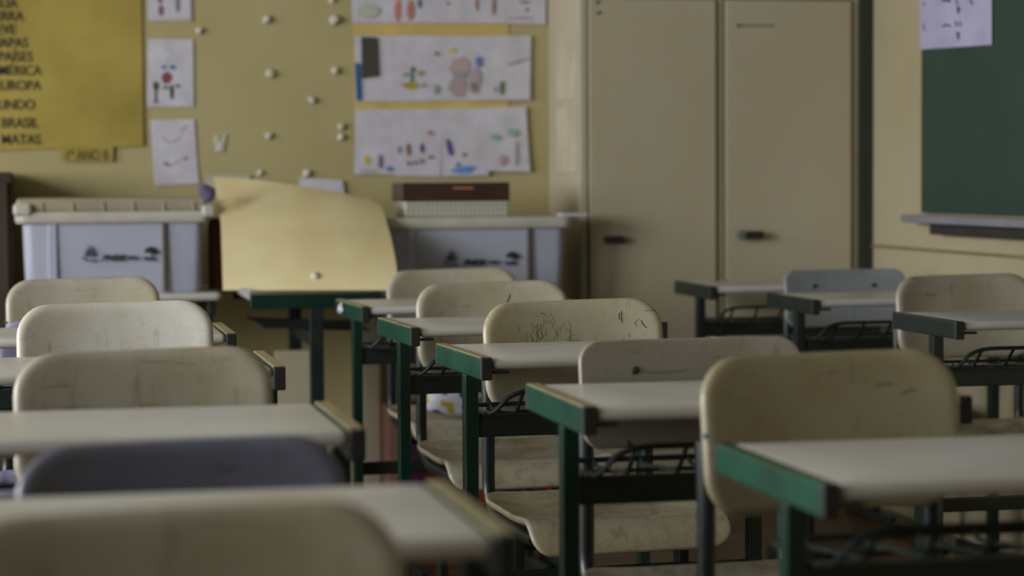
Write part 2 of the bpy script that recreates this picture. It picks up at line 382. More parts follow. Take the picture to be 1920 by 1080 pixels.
# big yellow word poster
po = thing('word_poster', 'big yellow poster with a handwritten word list at the upper left', 'poster')
obj('sheet', sheet(bmesh.new(), wall_q((-70, -90), (264, -90), (269, 274), (-70, 284), off=.006), wav=.003, nx=24, ny=24), 'yellow', po, smooth=True)
for body, rx, by_ in (('ÁGUA', 32, 15), ('TERRA', 44, 39), ('NEVE', 30, 64), ('MAPAS', 53, 89), ('PAÍSES', 62, 115), ('AMÉRICA', 78, 141), ('EUROPA', 77, 169), ('MUNDO', 66, 205), ('BRASIL', 72, 239), ('MATAS', 76, 270)):
    p = atY(rx, by_, YB - .0112); text_mesh('lettering', body, .046, 'marker', po, p, 'RIGHT', bold=.0003, sx=.86)
lb = paper('class_label', 'small yellow label lettered 1º ANO B below the yellow poster', [(115, 273), (213, 273), (212, 303), (114, 303)], 'yellow', off=.0108, wav=0, cat='label')
text_mesh('lettering', '1º ANO B', .047, 'marker', lb, atY(122, 300, YB - .0128), 'LEFT', bold=.0002, sx=.70)
# left column of drawings
t = paper('drawing_sheet', 'olive backed white drawing at the top of the narrow left column', [(279, -60), (360, -60), (360, 41), (280, 41)], 'cream', off=.003, cat='drawing')
t.name = 'drawing_sheet'; obj('drawing_paper', sheet(bmesh.new(), wall_q((276, -60), (358, -60), (357, 34), (277, 38), off=.006)), 'white', t)
mark(t, 300, 2, 10, 9, (170, 60, 70), .009); mark(t, 302, 20, 10, 22, (120, 110, 120), .009); mark(t, 333, 8, 8, 34, (130, 125, 130), .009)
t = paper('drawing_sheet', 'white drawing with a blue and red figure beside a small tree, left column', [(277, 73), (362, 74), (363, 200), (276, 200)], 'white', off=.003, cat='drawing')
for a in ((308, 126, 11, 7, (80, 100, 150)), (324, 126, 12, 8, (60, 110, 150)), (313, 146, 20, 24, (140, 80, 84)), (322, 172, 8, 30, (78, 80, 68)), (333, 161, 12, 6, (78, 80, 68)), (311, 164, 12, 6, (78, 80, 68)), (292, 162, 12, 18, (84, 92, 62)), (292, 180, 4, 24, (84, 80, 70)), (292, 191, 12, 4, (84, 80, 70))): mark(t, a[0], a[1], a[2], a[3], a[4], .0068)
t = paper('drawing_sheet', 'tilted white sheet of faint red scribbles at the bottom of the left column', [(281, 225), (364, 224), (373, 344), (290, 348)], 'white', off=.003, cat='drawing')
for a in ((312, 308, 16, 8, (170, 130, 140), -.5), (348, 297, 8, 7, (150, 110, 130), 0), (330, 262, 30, 2, (165, 150, 150), .5), (345, 240, 22, 2, (175, 150, 140), .8), (310, 262, 26, 2, (165, 150, 150), -.6), (330, 305, 30, 2, (165, 140, 150), .5)): mark(t, a[0], a[1], a[2], a[3], a[4], .0068, tilt=a[5])
# display of drawings over a yellow backing
tag(obj('backing_sheet', sheet(bmesh.new(), wall_q((660, -60), (953, -60), (953, 206), (664, 212), off=.002)), 'yellowpale'), 'pale yellow backing card behind the rows of drawings', 'card')
G = 'drawings on the yellow backing'
def page(label, pts, marks, off=.006, curl=.002, m='white'):
    t = paper('drawing_sheet', label, pts, m, off=off, wav=.002, curl=curl, group=G, cat='drawing')
    for i_, a in enumerate(marks): mark(t, a[0], a[1], a[2], a[3], a[4], off + .0035 + curl + i_ * .0007, tilt=a[5] if len(a) > 5 else 0)
page('top row drawing with a pair of pink legs, left of the row', [(658, -60), (800, -60), (800, 43), (660, 44)], [(746, 18, 14, 42, (196, 130, 120)), (770, 18, 14, 42, (186, 124, 112)), (786, 6, 6, 20, (90, 90, 110)), (690, 20, 40, 26, (186, 192, 176))])
page('top row drawing with thin brown figures, middle of the row', [(798, -60), (942, -60), (942, 44), (798, 43)], [(840, 6, 6, 6, (120, 120, 130)), (894, 8, 6, 26, (170, 120, 110)), (926, 12, 7, 34, (150, 120, 110))], off=.0075)
page('top row drawing with a pink underline, rightmost of the row', [(940, -60), (1024, -60), (1023, 46), (940, 44)], [(980, 34, 52, 3, (160, 120, 140)), (988, 18, 6, 7, (110, 110, 120)), (984, 4, 20, 6, (130, 130, 140))], off=.009)
page('middle row drawing of a yellow boat with a green figure', [(665, 67), (807, 67), (807, 189), (668, 190)], [(772, 160, 28, 14, (176, 160, 50)), (772, 145, 6, 26, (80, 140, 110)), (774, 130, 8, 9, (50, 80, 110)), (788, 137, 10, 9, (150, 150, 70)), (760, 140, 12, 4, (110, 140, 120), .5), (757, 159, 10, 5, (170, 120, 100), -.4), (793, 160, 10, 5, (170, 120, 120), .5)])
page('middle row drawing filled with a pink and grey portrait', [(805, 67), (913, 68), (913, 188), (805, 189)], [(848, 95, 15, 13, (204, 194, 120)), (862, 128, 40, 44, (186, 164, 166)), (858, 162, 38, 38, (178, 158, 160)), (890, 152, 22, 54, (180, 164, 166)), (898, 116, 13, 22, (90, 130, 190)), (862, 140, 24, 12, (150, 160, 172)), (818, 100, 7, 8, (120, 120, 124)), (818, 168, 9, 20, (150, 164, 150)), (888, 162, 9, 16, (130, 130, 126))], off=.008)
page('middle row drawing with one small olive plant, rightmost of the row', [(911, 67), (996, 67), (993, 187), (911, 188)], [(941, 165, 9, 30, (112, 120, 74)), (929, 168, 5, 10, (150, 160, 150)), (972, 115, 50, 3, (160, 158, 166), .3)], off=.010, curl=.004)
page('bottom row drawing with a yellow sun by a grey figure, leftmost', [(666, 206), (744, 205), (743, 326), (664, 326)], [(688, 300, 13, 16, (212, 184, 50)), (714, 303, 9, 28, (120, 118, 130)), (731, 317, 18, 9, (92, 130, 196)), (690, 320, 40, 2, (150, 150, 160))])
page('bottom row drawing with four tiny brown people', [(741, 205), (828, 204), (826, 331), (741, 330)], [(766, 280, 9, 24, (150, 110, 96)), (791, 278, 8, 20, (92, 86, 140)), (748, 280, 6, 14, (150, 140, 130)), (806, 249, 9, 10, (186, 130, 120)), (766, 306, 8, 9, (150, 120, 140)), (778, 305, 7, 8, (150, 120, 140)), (790, 302, 7, 9, (160, 120, 130)), (806, 294, 9, 8, (160, 130, 140))], off=.008)
page('bottom row drawing with a purple shape above blue water', [(827, 204), (917, 202), (916, 329), (828, 331)], [(843, 276, 11, 34, (96, 84, 150), .25), (868, 320, 46, 12, (100, 146, 214)), (880, 314, 30, 7, (100, 146, 214)), (870, 290, 7, 8, (150, 120, 140)), (858, 310, 7, 10, (100, 130, 200))], off=.010)
page('bottom row drawing of two green topped trees, rightmost', [(914, 201), (986, 200), (993, 322), (914, 320)], [(928, 257, 18, 11, (140, 182, 160)), (961, 249, 18, 16, (140, 182, 160)), (943, 300, 13, 22, (180, 156, 150)), (968, 288, 6, 50, (180, 160, 164))], off=.012, curl=.006)
tag(obj('photo_print', sheet(bmesh.new(), wall_q((677, 69), (707, 70), (710, 143), (679, 147), off=.014)), flat('dark_photo', 74, 72, 66)), 'small dark photograph stuck over the middle row of drawings', 'photograph')
tag(obj('blue_strip', sheet(bmesh.new(), wall_q((665, 118), (673, 118), (678, 187), (669, 189), off=.014)), flat('blue_card', 40, 96, 170)), 'narrow blue paper strip at the left end of the middle row', 'paper')
cb = thing('shade_block', 'added dark brown block at the left border shading the wall under the yellow poster', 'light blocker', (atY(24, 400, 7.07).x, 7.07, 0))  # added to block window light from the lower left of the wall
obj('body', B(-.75, 0, 0, .40, 0, 1.12, bev=.006), flat('shade_block_brown', 62, 54, 44), cb)
obj('door', B(-.37, -.015, -.014, .0, .06, 1.09, bev=.003), flat('shade_block_front', 66, 56, 46), cb)  # front panel of the added block
# lumps of white putty
lumps = [((374, 57), .012, 'beside the top drawing of the left column'), ((500, 37), .014, 'highest of the middle of the wall'), ((628, 37), .017, 'beside the top row of drawings'), ((507, 138), .014, 'in the middle of the bare wall'),
         ((629, 132), .014, 'beside the middle row of drawings'), ((585, 187), .013, 'below and left of the middle row'), ((504, 254), .012, 'low on the bare wall above the card'), ((640, 237), .013, 'upper of a pair beside the bottom row'),
         ((640, 257), .013, 'lower of a pair beside the bottom row'), ((488, 324), .010, 'just above the top edge of the yellow card'), ((575, 325), .014, 'above the white strip behind the yellow card'), ((622, 1), .010, 'at the very top of the picture')]
for i, ((px, py), r, s) in enumerate(lumps):
    p = atY(px, py, YB - r * .5); tag(obj('putty_lump', blob(bmesh.new(), (0, 0, 0), r, i, (1, .8, .95)), 'putty', smooth=True, loc=p), 'white putty lump on the wall, %s' % s, 'putty', 'putty lumps on the wall')
tag(obj('paper_scrap', sheet(bmesh.new(), wall_q((402, 254), (424, 252), (420, 284), (394, 286), off=.002), wav=.004), 'cream'), 'torn cream paper scrap on the bare olive wall', 'paper')

# ------------------------------------------------------------------ desk builder
def slab(x0, x1, y0, y1, z1, th, r, e):
    cx, cy = (x0 + x1) / 2, (y0 + y1) / 2
    return pad(x1 - x0, y1 - y0, r, th, lambda u, v, d: (cx + u, cy + v, z1 - th / 2 + d), e=e, nt=6, ns=6, inner=2)
def make_desk(label, H=.76, frame='green', trim=True, depth=.385):
    t = thing('school_desk', label, 'desk', group='school desks'); W = .30; bt, bh = .021, .041
    for s in (-1, 1):
        xo = s * W; xi = s * (W - bt); xa, xb = min(xo, xi), max(xo, xi)
        b = obj('side_bar', B(xa, xb, .004, depth - .004, H - bh, H, bev=.003), frame, t)
        for y0, y1 in ((-.002, .006), (depth - .006, depth + .002)):
            obj('end_cap', B(xa - .0005, xb + .0005, y0, y1, H - bh - .0005, H + .0005, bev=.0028), 'black', b)
        if trim: obj('bar_top_strip', B(xa + .0006, xb - .0006, .006, depth - .006, H - .0005, H + .0015, bev=.0006), 'trim', b)
        obj('leg', B(xa + (.0005 if s < 0 else -.005), xb - (.0005 if s > 0 else -.005), .128, .160, .028, H - bh, bev=.0025), 'shaded_green' if frame == 'green' else frame, t)
        0 and obj('leg_sleeve', B(xa - .004, xb + .004, .119, .171, .03, H - .20, bev=.004), 'darkgreen', t)
        f = obj('foot', B(xa, xb, -.005, depth + .005, .004, .034, bev=.004), 'darkgreen', t)
        for y0 in (0.0, depth - .03): obj('rubber_foot', B(xa - .001, xb + .001, y0, y0 + .03, 0, .012, bev=.002), 'black', f)
    obj('tabletop', slab(-W + bt + .0005, W - bt - .0005, .002, depth - .002, H - .001, .021, .010, .0095), 'top', t, smooth=True)
    zc = H - .12
    obj('crossbar', B(-W + bt, W - bt, .133, .157, zc - .042, zc, bev=.003), 'darkgreen', t)
    obj('crossbar', B(-W + bt, W - bt, .155, .165, .30, .335, bev=.003), 'darkgreen', t)
    # wire book basket: front hoop, slanting uprights, floor wires, back rail
    k = bmesh.new(); x = W - bt - .012; zf = zc + .006; zt = zc + .050; r = .0047
    tube(k, arc_path([(-x, .10, zf + .006), (-x + .012, .09, zf), (-x + .05, .085, zt), (x - .05, .085, zt), (x - .012, .09, zf), (x, .10, zf + .006)], .055, 8), r, 8)
    for i in range(6):
        xx = -x + .07 + i * (2 * x - .14) / 5; tube(k, [(xx, .085, zt), (xx, .135, zf), (xx, .33, zf - .016), (xx, .35, zf - .008)], r * .85, 6)
    tube(k, arc_path([(-x, .10, zf), (-x + .02, .35, zf - .008), (x - .02, .35, zf - .008), (x, .10, zf)], .03, 4), r, 8)
    tube(k, [(-x, .24, zf - .012), (x, .24, zf - .012)], r * .85, 6)
    obj('wire_basket', k, 'darkgreen', t, smooth=True)
    obj('clip', B(-W + bt + .002, -W + bt + .034, .004, .018, H - .030, H - .024, bev=.002), 'black', t)
    return t
def desk_loc(px, py, H, side, rz):
    p = atH(px, py, H); c = Vector((-.3 if side == 'L' else .3, 0, 0)); c.rotate(Matrix.Rotation(rz, 3, 'Z')); return (p.x - c.x, p.y - c.y, 0)
R = math.radians
protoG = make_desk('worn green framed school desk')
protoN = make_desk('green framed school desk without bar strips', frame='darkgreen', trim=False)
protoLow = make_desk('low desk', H=.735, frame='green', trim=False, depth=.42)
desks = [  # px, py of front outer top corner, side, yaw, prototype, label
    (678, 575.5, 'L', 2.5, 'G', 'green framed desk with a white paint splash on its bar, farthest of the centre column'),
    (770, 615, 'L', 2.5, 'G', 'green framed desk second from the back in the centre column'),
    (902, 672, 'L', 2.5, 'G', 'green framed desk in sharp focus, middle of the centre column'),
    (1093, 764, 'L', 0, 'G', 'green framed desk with a clip under its top, second nearest of the centre column'),
    (1543, 908, 'L', 0, 'W', 'nearest desk of the centre column, large blurred green bar in front'),
    (1331, 537, 'L', 0, 'N', 'dark framed desk farthest back by the cream cabinet doors'),
    (1523, 562, 'L', 0, 'N', 'dark green framed desk before the grey-blue chair'),
    (1792, 603, 'L', 0, 'N', 'dark green framed desk at the right edge under the chalk tray'),
    (443, 626, 'R', 0, 'G', 'left column desk whose bar end shows behind the palest chair'),
    (535, 688, 'R', 0, 'G', 'left column desk whose bar end shows behind the tan stained chair'),
    (685, 806, 'R', 0, 'G', 'left column desk with a wide beige top behind the dark purple chair'),
    (972, 1003, 'R', 0, 'G', 'nearest left desk, big blurred grey top across the bottom'),
]
P = {'G': protoG, 'N': protoN, 'W': protoLow}; first = set(); DESK = []
for px, py, side, rz, kind, label in desks:
    H = .735 if kind == 'W' else .76; loc = desk_loc(px, py, H, side, R(rz)); o = P[kind]
    if kind in first: o = dup(o, loc, R(rz), label)
    else: o.location = loc; o.rotation_euler = (0, 0, R(rz)); o['label'] = label; first.add(kind)
    DESK.append(o)
# white paint splash on the farthest centre desk's bar
d = DESK[0]; sp = bmesh.new()
for i, (yy, zz, rr) in enumerate(((.33, .742, .009), (.30, .748, .008), (.31, .735, .009), (.345, .733, .007), (.285, .738, .007))): blob(sp, (-.3005, yy, zz), rr, i, (.12, 1.3, 1))
obj('paint_splash', sp, 'white', d)

# ------------------------------------------------------------------ chair builder
def make_chair(kind='round'):
    t = thing('school_chair', 'school chair', 'chair', group='school chairs')
    if kind == 'round':
        wd, ht, zc, th = .388, .224, .732, .030
        def fb(u, v, d):
            k = abs(u) / (wd / 2); y = d - .030 * k ** 2.3 + v * math.tan(R(9)) - .006 * (max(0, (v + .03)) / .14) ** 2 * (1 - k * k) * 0
            return (u, y, zc + v + .003 * math.sin(u * 6))
        obj('backrest', pad(wd, ht, .062, th, fb, e=.019, nt=20, ns=8, inner=6), 'plastic', t, smooth=True)
        for s in (-1, 1): obj('rivet', tube(bmesh.new(), [(s * (wd / 2 + .0015), -.036, .735), (s * (wd / 2 - .004), -.034, .735)], .004, 8), 'metal', t)
    else:
        wd, ht, zc, th = .385, .175, .738, .013
        def fb(u, v, d):
            k = abs(u) / (wd / 2); return (u, d - .018 * k ** 2 + v * math.tan(R(9)), zc + v)
        obj('backrest', pad(wd, ht, .036, th, fb, e=.005, nt=20, ns=8, inner=6), 'plastic', t, smooth=True)
        for s in (-1, 1):
            x = s * .094; z = zc + ht / 2 - .050; y = fb(x, z - zc, -th / 2)[1]
            obj('bolt', blob(bmesh.new(), (x, y, z), .0072, 1, (1, .6, 1)), 'darkgreen', t, smooth=True)
    # seat with waterfall front
    w2, L1, ra = .408, .30, .052; L = L1 + ra * 1.45 + .012; zs_ = .435
    def fs(u, v, d):
        s = v + L / 2; k = abs(u) / (w2 / 2)
        dip = -.013 * (1 - k ** 4) * math.sin(min(1, max(0, (s + .02) / (L1 + .04))) * PI) + (.010 if abs(u) < .196 else .008) * k ** 8 - .005 * math.cos(u * 30) * math.exp(-((s - .22) / .08) ** 2)
        up = .018 * (max(0, .07 - s) / .07) ** 2
        if s <= L1: y, z, ny, nz = -s, dip + up, 0, 1
        else:
            a = min((s - L1) / ra, 1.45); ex = max(0, s - L1 - ra * 1.45)
            y = -(L1 + ra * math.sin(a)) - ex * math.cos(a); z = -ra * (1 - math.cos(a)) - ex * math.sin(a) + dip * math.exp(-(s - L1) * 40); ny, nz = -math.sin(a), math.cos(a)
        return (u, -.025 + y + d * ny, zs_ + z + d * nz)
    obj('seat', pad(w2, L, .045, .015, fs, e=.0072, nt=20, ns=22, inner=10), 'seat', t, smooth=True)
    x = .173
    for s in (-1, 1):
        obj('back_tube', tube(bmesh.new(), arc_path([(s * x, .022, .72), (s * x, .014, .62), (s * x, .018, .44), (s * x, -.06, .398), (s * x, -.30, .398)], .04, 6), .0135, 12), 'darkgreen', t, smooth=True)
        obj('leg', B(s * x - .010, s * x + .010, -.20, -.16, .026, .395, bev=.003), 'darkgreen', t)
        obj('foot', B(s * x - .010, s * x + .010, -.37, .03, .003, .03, bev=.004), 'darkgreen', t)
    obj('stretcher', B(-x, x, -.192, -.168, .36, .385, bev=.003), 'darkgreen', t)
    return t
def chair_at(px, py, s, ztop, rz):
    """backrest top centre at photo pixel, scale s px/m; slides on the floor so the top matches"""
    p = atZ(px, py, F_PX / s); return (p.x, p.y, 0), p.z
pr = make_chair('round'); pf = make_chair('flat')
BEI = (.60, .55, .43, 1)
chairs = [  # centre px, top py, scale, yaw, kind, colour, label
    (845, 505, 655, 4, 'round', (.48, .45, .36, 1), 'beige chair with smooth back, farthest of the centre column before the grey bin'),
    (919, 529.5, 760, 4, 'round', (.48, .45, .355, 1), 'beige chair with one long dark pen scratch on its back'),
    (1069, 564, 910, 5, 'round', (.48, .445, .33, 1), 'beige chair with many scribbled scratches, sharpest in the centre column'),
    (1292, 635, 1136, 2, 'flat', (.31, .285, .235, 1), 'flat backed tan chair with a visible bolt head'),
    (1546, 663, 1316, 2, 'round', (.325, .292, .185, 1), 'large yellowish stained chair at the right behind the nearest centre desk'),
    (1582, 505, 622, 0, 'flat', (.265, .295, .32, 1), 'grey-blue flat backed chair with two bolts, before the dark corner strip'),
    (1803, 516, 708, 0, 'round', (.36, .33, .265, 1), 'tan chair at the right edge below the chalk tray'),
    (155, 522, 730, 1, 'round', (.44, .415, .34, 1), 'beige chair in front of the left storage bin'),
    (215, 568, 935, 1, 'round', (.60, .585, .53, 1), 'palest near-white chair in the left column'),
    (268, 657, 1232, 1, 'round', (.385, .355, .28, 1), 'tan stained chair with worn corners in the left column'),
    (339, 829, 1572, 1, 'round', (.115, .122, .178, 1), 'dark purple grey chair in the left column'),
    (318, 955, 2240, 1, 'round', (.42, .385, .29, 1), 'very blurred tan chair back cut by the bottom left edge'),
    (150, 598, 792, 1, 'round', (.32, .31, .52, 1), 'low lavender chair mostly hidden at the left edge'),
]
CH = []; first = set()
for px, py, s, rz, kind, col, label in chairs:
    loc, ztop = chair_at(px, py, s, 0, rz); o = pr if kind == 'round' else pf
    natural = .843 if kind == 'round' else .8255
    if kind in first: o = dup(o, loc, R(rz), label, None, col)
    else:
        o.location = loc; o.rotation_euler = (0, 0, R(rz)); o['label'] = label; first.add(kind)
        for c in o.children: c.color = col
    k = ztop / natural; o.scale = (1, 1, k); print('chair', label[:30], 'ztop', round(ztop, 3)); CH.append(o)
# pen scratches on two backrests
M['faint'] = mat('faint_scratch_brown', srgb(112, 102, 78), .8)
def scratch(ch, name, pts_list, rad=.0006, m='ink'):
    bm = bmesh.new(); wd = .385
    for pts in pts_list:
        P_ = []
        for u, v in pts:
            k = abs(u) / (wd / 2); P_.append((u, -.0152 - .030 * k ** 2.3 + v * math.tan(R(9)), .732 + v + .003 * math.sin(u * 6)))
        tube(bm, P_, rad, 5)
    obj(name, bm, m, ch)
scratch(CH[1], 'pen_scratch', [[(.05, .08), (.035, .045), (.02, .02), (.0, -.015)], [(.0, -.015), (.012, -.004), (.02, .0)], [(-.005, -.02), (.008, -.012), (.022, -.004)]], .0011)
rd = random.Random(3); L_ = []
for k in range(34):
    u, v = rd.gauss(-.065, .03), rd.gauss(.040, .014); a = rd.uniform(1.1, 2.0); l = rd.uniform(.006, .03); c = rd.uniform(-.006, .006)
    L_.append([(u, v), (u + math.cos(a) * l / 2 + c, v + math.sin(a) * l / 2), (u + math.cos(a) * l, v + math.sin(a) * l)])
for k in range(12):
    u, v = rd.uniform(0, .15), rd.uniform(-.02, .06); a = rd.uniform(-.4, 2.2); l = rd.uniform(.006, .016); L_.append([(u, v), (u + math.cos(a) * l, v + math.sin(a) * l)])
scratch(CH[2], 'pen_scribble', L_, .0003, 'faint')
scratch(CH[2], 'deep_scratch', [[(.103, .082), (.103, .068)], [(.108, .086), (.108, .062)], [(.148, .066), (.149, .060), (.157, .050)], [(-.065, .088), (-.055, .086)]], .0007)
scratch(CH[4], 'pen_scratch', [[(.075, .062), (.085, .065), (.100, .064)], [(.11, .05), (.12, .054), (.13, .055)]], .0011, 'faint')
# dark notch sticker under the flat backed chair
bm = bmesh.new(); f = [bm.verts.new(v) for v in ((-.150, -.0285, .652), (-.098, -.0255, .652), (-.124, -.024, .672))]; g = [bm.verts.new(v.co + Vector((0, .002, 0))) for v in f]
bm.faces.new(f); bm.faces.new(g[::-1])
for k in range(3): bm.faces.new((f[k], f[(k + 1) % 3], g[(k + 1) % 3], g[k]))
obj('sticker', bm, 'brown', CH[3])

# ------------------------------------------------------------------ bins and their tables along the back wall
def bin_table(label, x0, x1, y0, H):
    t = thing('side_table', label, 'table', ((x0 + x1) / 2, y0, 0)); W = (x1 - x0) / 2; D = .50
    obj('tabletop', slab(-W, W, 0, D, H, .024, .02, .010), 'top', t, smooth=True)
    for s in (-1, 1):
        obj('side_bar', B(s * (W - .03) - .012, s * (W - .03) + .012, .03, D - .03, H - .07, H - .0245, bev=.003), 'darkgreen', t)
        obj('leg', B(s * (W - .03) - .012, s * (W - .03) + .012, .12, .17, .02, H - .07, bev=.003), 'darkgreen', t)
        obj('foot', B(s * (W - .03) - .012, s * (W - .03) + .012, .01, D - .01, 0, .024, bev=.003), 'darkgreen', t)
    return t
BY = 6.48; FY = BY + .05
TH = .752
p = atH(417, 549, TH); tabL = bin_table('white topped table holding the left storage bin', p.x - .585, p.x, p.y, TH)
FYL = p.y + .07
def make_bin(label, pxl, pxr, fy, H, raised):
    xl, xr = atY(pxl, 400, fy).x, atY(pxr, 400, fy).x; Wd = xr - xl; cx = (xl + xr) / 2
    t = thing('storage_bin', label, 'storage bin', (cx, fy, H), group='grey storage bins'); D = min(.42, YB - fy - .02)
    bw = Wd - .045; h = .215
    bm = bmesh.new(); rings = []
    for z, ins in ((0, .010), (.004, .007), (h * .5, .003), (h, 0)):
        rings.append([bm.verts.new((u, D / 2 + v, z)) for u, v in rrect(bw - 2 * ins, D - .03 - 2 * ins, .03, 10, 8)])
    n = len(rings[0])
    for i in range(3):
        for k in range(n): bm.faces.new((rings[i][k], rings[i][(k + 1) % n], rings[i + 1][(k + 1) % n], rings[i + 1][k]))
    bm.faces.new(rings[0][::-1]); bm.faces.new(rings[-1]); obj('tub', bm, 'bin', t, smooth=True)
    yf = .011
    obj('rib', B(bw / 2 - .128, bw / 2 - .118, yf - .008, yf + .02, .004, h - .004, bev=.002), mat('rib_shadow_grey', srgb(120, 116, 100), .5) if 'rib_shadow_grey' not in bpy.data.materials else bpy.data.materials['rib_shadow_grey'], t)
    obj('rib', B(-bw / 2 + .075, -bw / 2 + .10, yf - .002, yf + .02, .004, h - .004, bev=.002), 'bin', t)
    lid = bmesh.new()
    r0 = pad(Wd, D, .035, .036, lambda u, v, d: (u, D / 2 + v, h + .014 + d), e=.008, nt=8, ns=6, inner=1)
    me = bpy.data.meshes.new('t'); r0.to_mesh(me); lid.from_mesh(me); r0.free()
    lo = obj('lid', lid, 'lid', t, smooth=True)
    if raised:
        lm = mat('lid_rim_tan', srgb(168, 158, 134), .5)
        obj('raised_panel', B(-Wd / 2 + .004, Wd / 2 - .012, .012, D - .01, h + .030, h + .072, bev=.012), lm, lo)
        for k in range(6): obj('lid_rib', B(-Wd / 2 + .08 + k * .09, -Wd / 2 + .084 + k * .09, .008, D - .03, h + .03, h + .060, bev=.001), lm, lo)
        obj('latch', B(-Wd / 2 - .004, -Wd / 2 + .05, -.008, .03, h + .02, h + .058, bev=.01), 'lid', lo)
        obj('latch', B(Wd / 2 - .03, Wd / 2 + .012, -.004, .05, h + .012, h + .05, bev=.01), 'lid', lo)
    # printed marks: leafy crest, word, small word, tree emblem over a word
    y = yf - .002; s_ = Wd / 370.0; rightx = Wd / 2; zc = h - .10
    def mx(px): return rightx - (397 - px) * s_
    cr = bmesh.new(); c0 = mx(165)
    for k, a in enumerate((2.6, 2.1, 1.7, 1.3, .9, .5)):
        l = .024 if k in (2, 3) else .019; tube(cr, [(c0 + math.cos(a) * .004, y, zc - .006 + math.sin(a) * .004), (c0 + math.cos(a) * l * .7, y, zc - .006 + math.sin(a) * l * .9), (c0 + math.cos(a) * l, y, zc - .006 + math.sin(a) * l * 1.6)], [.0015, .0036, .001], 6)
    tube(cr, [(c0 - .022, y, zc - .002), (c0 - .016, y, zc - .012), (c0 + .0, y, zc - .016), (c0 + .022, y, zc - .014)], .0028, 6)
    obj('leaf_emblem', cr, mat('faded_print', srgb(84, 84, 96), .7) if 'faded_print' not in bpy.data.materials else bpy.data.materials['faded_print'], t)
    text_mesh('printed_word', 'FNDE', .024, 'ink', t, (mx(188), y, zc - .016), bold=.0012, shear=.3, sx=1.12)
    text_mesh('printed_word', 'MEC', .016, 'ink', t, (mx(237), y, zc - .014), bold=.0006, sx=1.05)
    em = bmesh.new(); c1 = mx(280)
    tube(em, [(c1 - .019, y, zc + .006), (c1 - .010, y, zc + .015), (c1 + .001, y, zc + .018), (c1 + .013, y, zc + .009), (c1 + .017, y, zc + .004)], [.002, .006, .008, .007, .003], 8)
    tube(em, [(c1 + .003, y, zc + .012), (c1 + .005, y, zc - .004)], [.005, .002], 8)
    obj('tree_emblem', em, 'ink', t)
    text_mesh('printed_word', 'BRASIL', .0125, 'ink', t, (mx(266), y, zc - .016), bold=.0014, sx=.98)
    return t
make_bin('grey lidded storage bin with raised tan lid at the left', 27, 397, FYL, TH, True)
TR = .722
p2 = atH(1082, 568, TR); tabR = bin_table('table holding the right storage bin beside the cabinet', atH(742, 560, TR).x, p2.x - .004, FYL - .05, TR)
rb = make_bin('grey flat lidded storage bin beside the cabinet with a brown box on it', 706, 1076, FYL, TR + .001, False)
ZL = TR + .001 + .215 + .014 + .018
bx0, bx1 = atY(754, 380, FYL + .03).x, atY(956, 380, FYL + .03).x
bxo = thing('gift_box', 'low box with dark brown lid and woven pattern sides on the right bin', 'box', ((bx0 + bx1) / 2, FYL + .03, ZL + .001)); hw2 = (bx1 - bx0) / 2
obj('base', B(-hw2 + .012, hw2 - .006, .006, .20, 0, .052, bev=.002), 'weave', bxo)
obj('lid', B(-hw2, hw2, 0, .206, .050, .108, bev=.003), 'brownbox', bxo)
obj('orange_highlight', B(-.01, .055, -.001, .002, .088, .093), flat('orange_highlight_paint', 190, 130, 80), bxo)  # glossy highlight on the lid, put in as an orange strip
pp = atH(1042, 401, ZL + .004); tag(obj('folded_paper', B(-.045, .04, 0, .08, 0, .008, bev=.001), 'white', loc=(pp.x, FYL + .03, ZL + .001)), 'small folded white paper on the right end of the bin lid', 'paper')
# purple crumpled thing on the left bin's lid end
pp = atZ(388, 352, 6.75); tag(obj('crumpled_paper', blob(bmesh.new(), (0, 0, 0), .026, 5, (1, .8, 1.1)), flat('purple_tissue', 96, 90, 120), smooth=True, loc=(pp.x, pp.y, TH + .215 + .062 + .024)), 'crumpled purple tissue on the right end of the left bin', 'paper')

# ------------------------------------------------------------------ turned desk with the yellowed card
td = thing('school_desk', 'turned green desk under the yellowed card', 'desk', group='school desks')
c = atH(592, 549, .76)
tw = .20
x0 = atH(465, 549, .76).x; x1 = atH(722, 549, .76).x; yb = c.y; cxm = (x0 + x1) / 2; hwx = (x1 - x0) / 2
td.location = (cxm, yb, 0); Dd = min(.58, YB - yb - .03)
obj('side_bar', B(-hwx, hwx, 0, .021, .715, .758, bev=.003), 'shaded_green', td)
obj('side_bar', B(-hwx, hwx, Dd - .021, Dd, .715, .758, bev=.003), 'shaded_green', td)
obj('tabletop', slab(-hwx + .002, hwx - .002, .022, Dd - .022, .756, .021, .01, .009), 'top', td, smooth=True)
for yy in (0.0, Dd - .021):
    obj('leg', B(-.02, .021, yy, yy + .021, .03, .715, bev=.003), 'darkgreen', td); obj('foot', B(-hwx, hwx, yy, yy + .021, 0, .032, bev=.003), 'darkgreen', td)
obj('crossbar', B(-.012, .012, .021, Dd - .021, .60, .642, bev=.003), 'darkgreen', td)
bk = bmesh.new()
for k in range(5): tube(bk, [(-.15, .06 + k * .1, .66), (.16, .06 + k * .1, .645), (.19, .06 + k * .1, .69)], .0042, 6)
for xx, zz in ((-.15, .66), (.16, .645), (.19, .69), (0, .652)): tube(bk, [(xx, .03, zz), (xx, Dd - .03, zz)], .0045, 6)
obj('wire_basket', bk, 'darkgreen', td)
